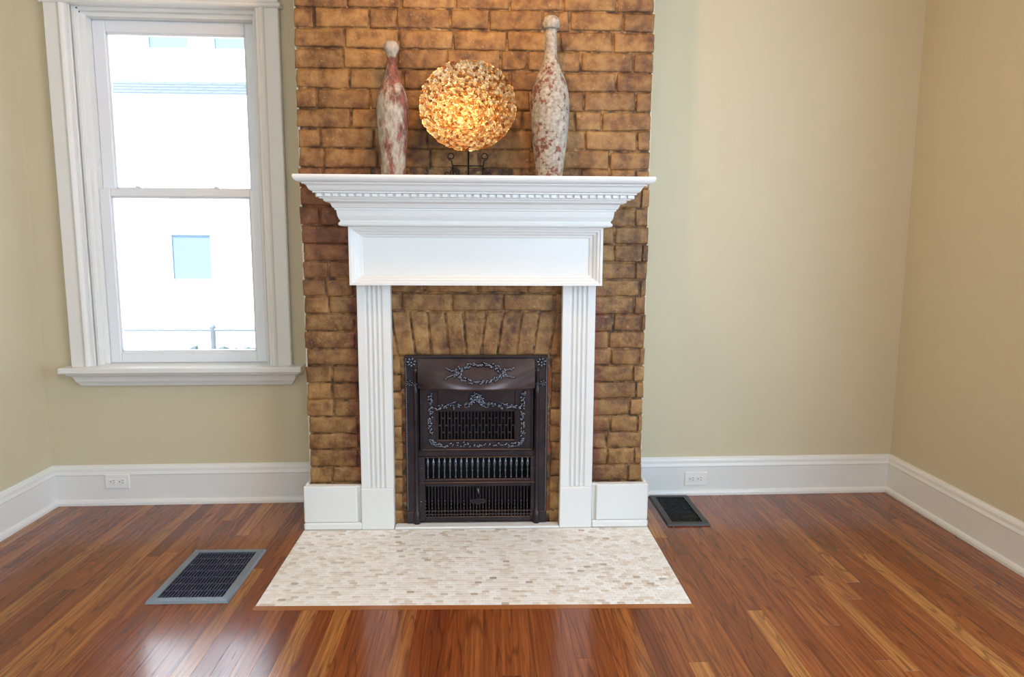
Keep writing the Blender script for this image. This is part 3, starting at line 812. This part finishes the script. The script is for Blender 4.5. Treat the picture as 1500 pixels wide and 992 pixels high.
TP, TH = .0274, None; NR = 38
tm = [MB().box(-.0127, .0127, -.0078, .0078, -.0015, .0008, .0007, col=c).mesh('tile', M['tile']) for c in tcols]
rest = MB(); random.seed(77)
for r in range(NR):
    v = (r+.5)/NR; x = -HXI-(TP*.5 if r % 2 else 0)-random.uniform(0, .004)
    while x < HXI:
        a, c = max(x+.0009, -HXI+.001), min(x+TP-.0009, HXI-.001); x += TP
        if c-a < .005: continue
        xc = (a+c)/2; y = hy(xc, v); ci = random.choices(range(8), tw)[0]; dz = random.uniform(-.0004, .0003)
        hh = (hy(xc, 0)-hy(xc, 1))/NR/2-.0009
        if r >= NR-5:
            o = link('tile', tm[ci], hearth, (xc, y, dz)); o.scale = ((c-a)/.0254, hh/.0078, 1)
        else: rest.box(a, c, y-hh, y+hh, -.0015, .0008+dz, .0007, col=tcols[ci])
o = rest.build('tile_field', M['tile'], hearth); o['kind'] = 'stuff'
# oak border strip in front of the hearth
b = MB(); b.add([(-HX, FYL-.0008, -.017), (HX, FYR-.0008, -.017), (HX, -.7607, -.017), (-HX, -.7342, -.017), (-HX, FYL-.0008, .0006), (HX, FYR-.0008, .0006), (HX, -.7607, .0006), (-HX, -.7342, .0006)], [(0, 3, 2, 1), (4, 5, 6, 7), (0, 1, 5, 4), (1, 2, 6, 5), (2, 3, 7, 6), (3, 0, 4, 7)])
tag(b.build('trim_2', plain('oak_border', (156, 94, 48), .25)), 'thin oak border strip along the front edge of the tile hearth', 'trim', kind='structure')

# ================================================================ SHELF THINGS
ST = 1.5232
def vase(name, label, x, y, prof, mat, group):
    o = MB().lathe([(.001, 0)]+prof+[(.001, prof[-1][1]+.001)], (0, 0, 0), 40).build(name, M[mat])
    o.location = (x, y, ST); return tag(o, label, 'vase', group)
def smooth_prof(keys, n=5):
    out = []
    for i in range(len(keys)-1):
        p0 = keys[max(i-1, 0)]; p1 = keys[i]; p2 = keys[i+1]; p3 = keys[min(i+2, len(keys)-1)]
        for k in range(n):
            t = k/n
            f = lambda a, b2, c, d: .5*((2*b2)+(-a+c)*t+(2*a-5*b2+4*c-d)*t*t+(-a+3*b2-3*c+d)*t**3)
            out.append((max(.001, f(p0[0], p1[0], p2[0], p3[0])), f(p0[1], p1[1], p2[1], p3[1])))
    return out+[keys[-1]]
vase('pin_vase', 'shorter bottle-shaped vase with worn red-streaked white paint on the mantel', -.337, -.12,
     smooth_prof([(.046, 0), (.048, .01), (.052, .09), (.061, .19), (.0645, .26), (.061, .305), (.051, .345), (.033, .385), (.024, .42), (.019, .455), (.0175, .470), (.021, .485), (.0285, .500), (.0295, .512), (.026, .526), (.014, .533), (.004, .5345)]), 'vase_worn', None)
vase('pin_vase', 'taller bottle-shaped vase with chipped pale paint and round knob on the mantel', .2985, -.12,
     smooth_prof([(.050, 0), (.053, .012), (.060, .07), (.070, .15), (.0765, .245), (.0775, .30), (.073, .345), (.060, .395), (.040, .440), (.027, .480), (.0245, .51), (.0235, .575), (.0245, .585), (.034, .590), (.036, .605), (.034, .622), (.022, .636), (.006, .641)]), 'vase_pale', None)

# gold plate on a wire easel
TILT = math.radians(16)
PC = Vector((-.0335, -.112, 1.7985)); PR = .193
plate = tag(empty('gold_plate', PC), 'round gold plate covered in small overlapping shell discs on a wire easel', 'plate')
plate.rotation_euler = (-TILT, 0, 0)
def dish(r): return .042*(r/PR)**2                       # local: face toward -y, rim comes forward
b = MB()
NR_, NA = 10, 72; vs = []
for j in range(NR_+1):
    r = PR*j/NR_
    for k in range(NA):
        t = 2*math.pi*k/NA; rr = r*(1+(.012*math.cos(18*t) if j == NR_ else 0))
        vs.append((rr*math.cos(t), -dish(r), rr*math.sin(t)))
vb = [(v[0], v[1]+.006, v[2]) for v in vs]; o_ = len(vs)
fs = []
for j in range(NR_):
    for k in range(NA):
        a_, b_, c_, d_ = j*NA+k, j*NA+(k+1) % NA, (j+1)*NA+(k+1) % NA, (j+1)*NA+k
        fs += [(a_, b_, c_, d_), (o_+d_, o_+c_, o_+b_, o_+a_)]
for k in range(NA):
    a_, b_ = NR_*NA+k, NR_*NA+(k+1) % NA; fs.append((a_, b_, o_+b_, o_+a_))
b.add(vs+vb, fs, True, col=tuple(v*.6 for v in lin(190, 130, 66)[:3])); b.build('dish', M['gold'], plate)
dm_ = MB(); random.seed(21)
gcols = [lin(206, 172, 120)[:3], lin(226, 202, 156)[:3], lin(176, 126, 72)[:3], lin(238, 222, 186)[:3], lin(140, 90, 46)[:3], lin(104, 62, 32)[:3]]
gcols = [tuple(v*.62 for v in c) for c in gcols]
rr = .006
while rr < PR-.004:
    n_ = max(1, int(2*math.pi*rr/.0118))
    for k in range(n_):
        t = 2*math.pi*k/n_+random.uniform(-.2, .2)/max(1, n_)*3+rr*40
        r = rr+random.uniform(-.003, .003); R = random.uniform(.0078, .0108)
        ca, sa = math.cos(t), math.sin(t)
        c = Vector((r*ca, -dish(r)-.003, r*sa))
        nrm = Vector((-.40*ca*r/PR+random.uniform(-.10, .10), -1, -.40*sa*r/PR+random.uniform(-.10, .10))).normalized()
        u_ = nrm.orthogonal().normalized(); w_ = nrm.cross(u_)
        wts = [5, 4, 4, 2.5, 2, 1]
        cc = random.choices(gcols, wts)[0]
        ring = [c+(u_*math.cos(a)+w_*math.sin(a))*R for a in [2*math.pi*q/10 for q in range(10)]]
        inner = [c+nrm*.0005+(u_*math.cos(a)+w_*math.sin(a))*R*.62 for a in [2*math.pi*q/10 for q in range(10)]]
        ctr = c+nrm*.0002
        back = [p-nrm*.002 for p in ring]
        dm_.add(ring+inner+[ctr]+back, [(q, (q+1) % 10, 10+(q+1) % 10, 10+q) for q in range(10)]+[(10+q, 10+(q+1) % 10, 20) for q in range(10)]+[(21+q, 21+(q+1) % 10, (q+1) % 10, q) for q in range(10)], False, col=cc)
    rr += .0090
o = dm_.build('shell_discs', M['gold'], plate); o['kind'] = 'stuff'

ea = tag(empty('plate_easel', (-.0335, -.13, ST)), 'black scrolled wire easel holding up the gold plate', 'easel')
R_ = .0026
def coil(cx, cz, r, a0, a1, y, n=22, shrink=.0): return [(cx+r*(1-shrink*k/n)*math.cos(a0+(a1-a0)*k/n), y, cz+r*(1-shrink*k/n)*math.sin(a0+(a1-a0)*k/n)) for k in range(n+1)]
for s in (-1, 1):
    yf = -.045
    pts = [(s*.058, .035, .0027), (s*.060, .0, .012), (s*.060, -.02, .040), (s*.064, yf, .062)]+coil(s*.066, .084, .015, -math.pi/2, -math.pi/2+s*math.pi*2.3, yf, 26, .45)
    MB().tube(pts, R_, 7).build('arm', M['wire'], ea)
    MB().tube([(s*.060, -.02, .046), (s*.068, -.022, .030), (s*.074, -.022, .014)]+coil(s*.084, .016, .012, math.pi if s > 0 else 0, (math.pi+s*math.pi*1.9) if s > 0 else -math.pi*1.9, -.022, 20, .4), R_*.85, 7).build('foot_scroll', M['wire'], ea)
MB().tube([(-.060, -.02, .050), (.060, -.02, .050)], R_, 7).build('cross_bar', M['wire'], ea)
MB().tube([(0, -.018, .0027), (0, -.02, .050), (0, .0175, .058), (0, .0700, .24)], R_, 7).build('back_bar', M['wire'], ea)
MB().tube([(0, .0700, .24), (0, .105, .0027)], R_, 7).build('prop_leg', M['wire'], ea)

# ================================================================ OUTLETS
def outlet(xc, zc, label):
    e = empty('wall_outlet'); ca, sa = math.cos(BA), math.sin(BA)
    e.location = (xc*ca+.021*sa, BY+xc*sa-.021*ca, zc); e.rotation_euler = (0, 0, BA)
    tag(e, label, 'outlet')
    MB().box(-.058, .058, -.0065, 0, -.0355, .0355, .003).build('cover_plate', M['plastic'], e)
    for s in (-1, 1):
        sk = MB().box(s*.0205-.017, s*.0205+.017, -.0085, -.006, -.0145, .0145, .004).build('socket', M['plastic'], e)
        for dz in (-.0062, .0062): MB().box(s*.0205+.001, s*.0205+.009, -.0088, -.0083, dz-.0012, dz+.0012).build('slot', M['slot'], sk)
        MB().box(s*.0205-.0105, s*.0205-.006, -.0088, -.0083, -.0024, .0024, .001).build('ground_hole', M['slot'], sk)
    MB().lathe([(.0028, 0), (.0028, .0012), (.001, .0016)], (0, -.0080, 0), 10, 'y').build('screw', M['plastic'], e)
outlet(-1.742, .1178, 'white duplex outlet set sideways in the baseboard below the window')
outlet(1.1035, .0862, 'white duplex outlet set sideways in the baseboard behind the black floor vent')

# ================================================================ FLOOR VENTS
def vent(name, label, x0, x1, y0, y1, fw, nslat, ncross, fmat, smat):
    e = tag(empty(name, ((x0+x1)/2, (y0+y1)/2, .0003)), label, 'floor vent')
    hx, hy_ = (x1-x0)/2, (y1-y0)/2
    def fp(nm, prof_pts):
        b = MB(); b.add([(p[0], p[1], 0) for p in prof_pts]+[(p[0]*1+p[2], p[1]+p[3], .009) for p in prof_pts], [(3, 2, 1, 0), (4, 5, 6, 7), (0, 1, 5, 4), (1, 2, 6, 5), (2, 3, 7, 6), (3, 0, 4, 7)])
        b.build(nm, M[fmat], e)
    t = .004
    fp('frame_bar', [(-hx, -hy_, t, t), (hx, -hy_, -t, t), (hx-fw, -hy_+fw, 0, 0), (-hx+fw, -hy_+fw, 0, 0)])
    fp('frame_bar', [(hx, -hy_, -t, t), (hx, hy_, -t, -t), (hx-fw, hy_-fw, 0, 0), (hx-fw, -hy_+fw, 0, 0)])
    fp('frame_bar', [(hx, hy_, -t, -t), (-hx, hy_, t, -t), (-hx+fw, hy_-fw, 0, 0), (hx-fw, hy_-fw, 0, 0)])
    fp('frame_bar', [(-hx, hy_, t, -t), (-hx, -hy_, t, t), (-hx+fw, -hy_+fw, 0, 0), (-hx+fw, hy_-fw, 0, 0)])
    MB().box(-hx+fw, hx-fw, -hy_+fw, hy_-fw, .0002, .0010).build('duct_shade_sheet', M['black'], e)  # black sheet laid over the boards, painting in the darkness of the duct
    sm = MB().box(-.0016, .0016, -hy_+fw, hy_-fw, .0012, .0068).mesh('slat', M[smat])
    for i in range(1, nslat): link('slat', sm, e, (-hx+fw+2*(hx-fw)*i/nslat, 0, 0))
    cm = MB().box(-hx+fw, hx-fw, -.0016, .0016, .0030, .0074).mesh('cross_bar', M[smat])
    for i in range(1, ncross): link('cross_bar', cm, e, (0, -hy_+fw+2*(hy_-fw)*i/ncross, 0))
    return e
vent('floor_vent', 'large grey-framed floor vent with dark grille on the window side of the hearth', -1.158, -.869, -.684, -.258, .030, 20, 7, 'ventframe_grey', 'ventslat')
vent('floor_vent', 'black floor vent against the baseboard beside the chimney breast', .859, 1.057, -.053, .318, .029, 14, 6, 'ventframe_dark', 'black')

# ================================================================ OUTDOORS
tag(MB().box(-14, 8, .9, 16, -.95, -.85).build('yard_ground', M['lawn']), 'pale ground of the yard between the houses', 'ground', kind='structure')
hs = tag(empty('neighbour_house', (-3.8, 6, -.85)), 'white neighbouring house with grey shingled pent roof seen through the window', 'house')
def hp(b, nm, mat, parent=None):
    o = b.build(nm, M[mat], parent or hs)
    if parent is None: o.location = (3.8, -6, .85)
    return o
hp(MB().box(-9, 2, 6.0, 6.3, -.85, 3.1), 'lower_wall', 'siding')
hp(MB().box(-9, 2, 6.45, 6.7, 3.0, 6.4), 'upper_wall', 'siding')
hp(MB().box(-9, 2, 5.72, 6.0, 2.86, 2.90), 'soffit', 'siding')
hp(MB().box(-9, 2, 5.68, 5.72, 2.86, 3.00, .01), 'fascia', 'siding')
hp(MB().box(-9, 2, 5.58, 5.68, 2.93, 3.02, .02), 'gutter', 'siding')
hp(MB().box(-9, 2, 5.97, 5.999, 2.72, 2.86, .01), 'frieze_board', 'siding')
rf = MB().prism([(5.66, 3.00), (6.45, 3.36), (6.45, 3.30), (5.66, 2.96)], -9, 2, lambda p, q, t: (t, p, q))
roof = hp(rf, 'pent_roof', 'shingle')
tl = math.hypot(.79, .36); shm = MB().box(-.148, .148, 0, .19, 0, .012, .002).mesh('shingle', M['shingle'])
for r in range(5):
    for i in range(15):
        x = -5.7+i*.30+(.15 if r % 2 else 0); q = (r*.155)/tl
        o = link('shingle', shm, roof, (x, 5.655+.79*q, 3.002+.36*q+.003)); o.rotation_euler = (math.atan2(.36, .79)-.03, 0, 0)
def hwin(x0, x1, z0, z1, yw, blind):
    wn = MB()
    for a, c, d, e2 in ((x0-.09, x0, z0-.02, z1+.10), (x1, x1+.09, z0-.02, z1+.10), (x0, x1, z1, z1+.10)): wn.box(a, c, yw-.05, yw-.001, d, e2, .006)
    wn.box(x0-.105, x1+.105, yw-.10, yw-.001, z0-.07, z0-.02, .006)
    zm = (z0+z1)/2; wn.box(x0+.04, x1-.04, yw-.045, yw-.001, zm-.025, zm+.025, .004); wn.box(x0, x0+.0395, yw-.04, yw-.001, z0-.0195, z1-.0005); wn.box(x1-.0395, x1, yw-.04, yw-.001, z0-.0195, z1-.0005); wn.box(x0+.04, x1-.04, yw-.038, yw-.001, z0-.02, z0+.04)
    o = hp(wn, 'window', 'siding')
    MB().box(x0+.04, x1-.04, yw-.012, yw-.004, z0+.04, zm-.025).build('pane', M['houseglass'], o)
    MB().box(x0+.04, x1-.04, yw-.012, yw-.004, zm+.025, z1).build('pane', M['blind' if blind else 'houseglass'], o)
hwin(-3.99, -3.42, .78, 2.04, 6.0, True)
hwin(-4.33, -3.75, 3.72, 4.9, 6.45, False); hwin(-3.50, -2.92, 3.72, 4.9, 6.45, False)
# chain link fence
fe = tag(empty('chain_link_fence', (-3.1, 4.5, -.85)), 'low galvanised chain link fence in front of the neighbouring house', 'fence')
def fp_(b, nm, mat='steel'):
    o = b.build(nm, M[mat], fe); o.location = (3.1, -4.5, .85); return o
for x in (-5.4, -2.91, -.42): fp_(MB().lathe([(.028, -.85), (.028, .37), (.034, .375), (.030, .40), (.008, .42)], (x, 4.5, 0), 12), 'post')
fp_(MB().tube([(-6, 4.5, .352), (0, 4.5, .352)], .020, 10), 'top_rail')
fp_(MB().tube([(-6, 4.5, -.70), (0, 4.5, -.70)], .008, 8), 'bottom_wire')
b = MB(); x = -6.0
while x < 0:
    for sgn in (-1, 1):
        p0, p1 = (x, 4.49, .34), (x+sgn*1.04, 4.49, -.70)
        b.tube([p0, p1], .0022, 3)
    x += .075
o = fp_(b, 'wire_mesh'); o['kind'] = 'stuff'
# clipped hedge at the house foot
b = MB(); nx, nz = 90, 14; vs = []
for j in range(nz+1):
    for i in range(nx+1):
        t = math.pi*j/nz
        x = -3.72+1.10*i/nx; e_ = min(1, min(i, nx-i)/8)**.5
        y = 5.35-.30*math.cos(t)*e_; z = -.85+(.86*math.sin(t)**.5)*e_ if 0 < j < nz else -.85
        nn = .06*noise.noise((x*9, y*9, z*9))
        vs.append((x+nn, y+nn, max(-.85, z+nn*1.2)))
b.add(vs, [(j*(nx+1)+i, j*(nx+1)+i+1, (j+1)*(nx+1)+i+1, (j+1)*(nx+1)+i) for j in range(nz) for i in range(nx)], True)
tag(b.build('low_hedge', M['hedge']), 'dark clipped hedge behind the chain link fence', 'hedge')
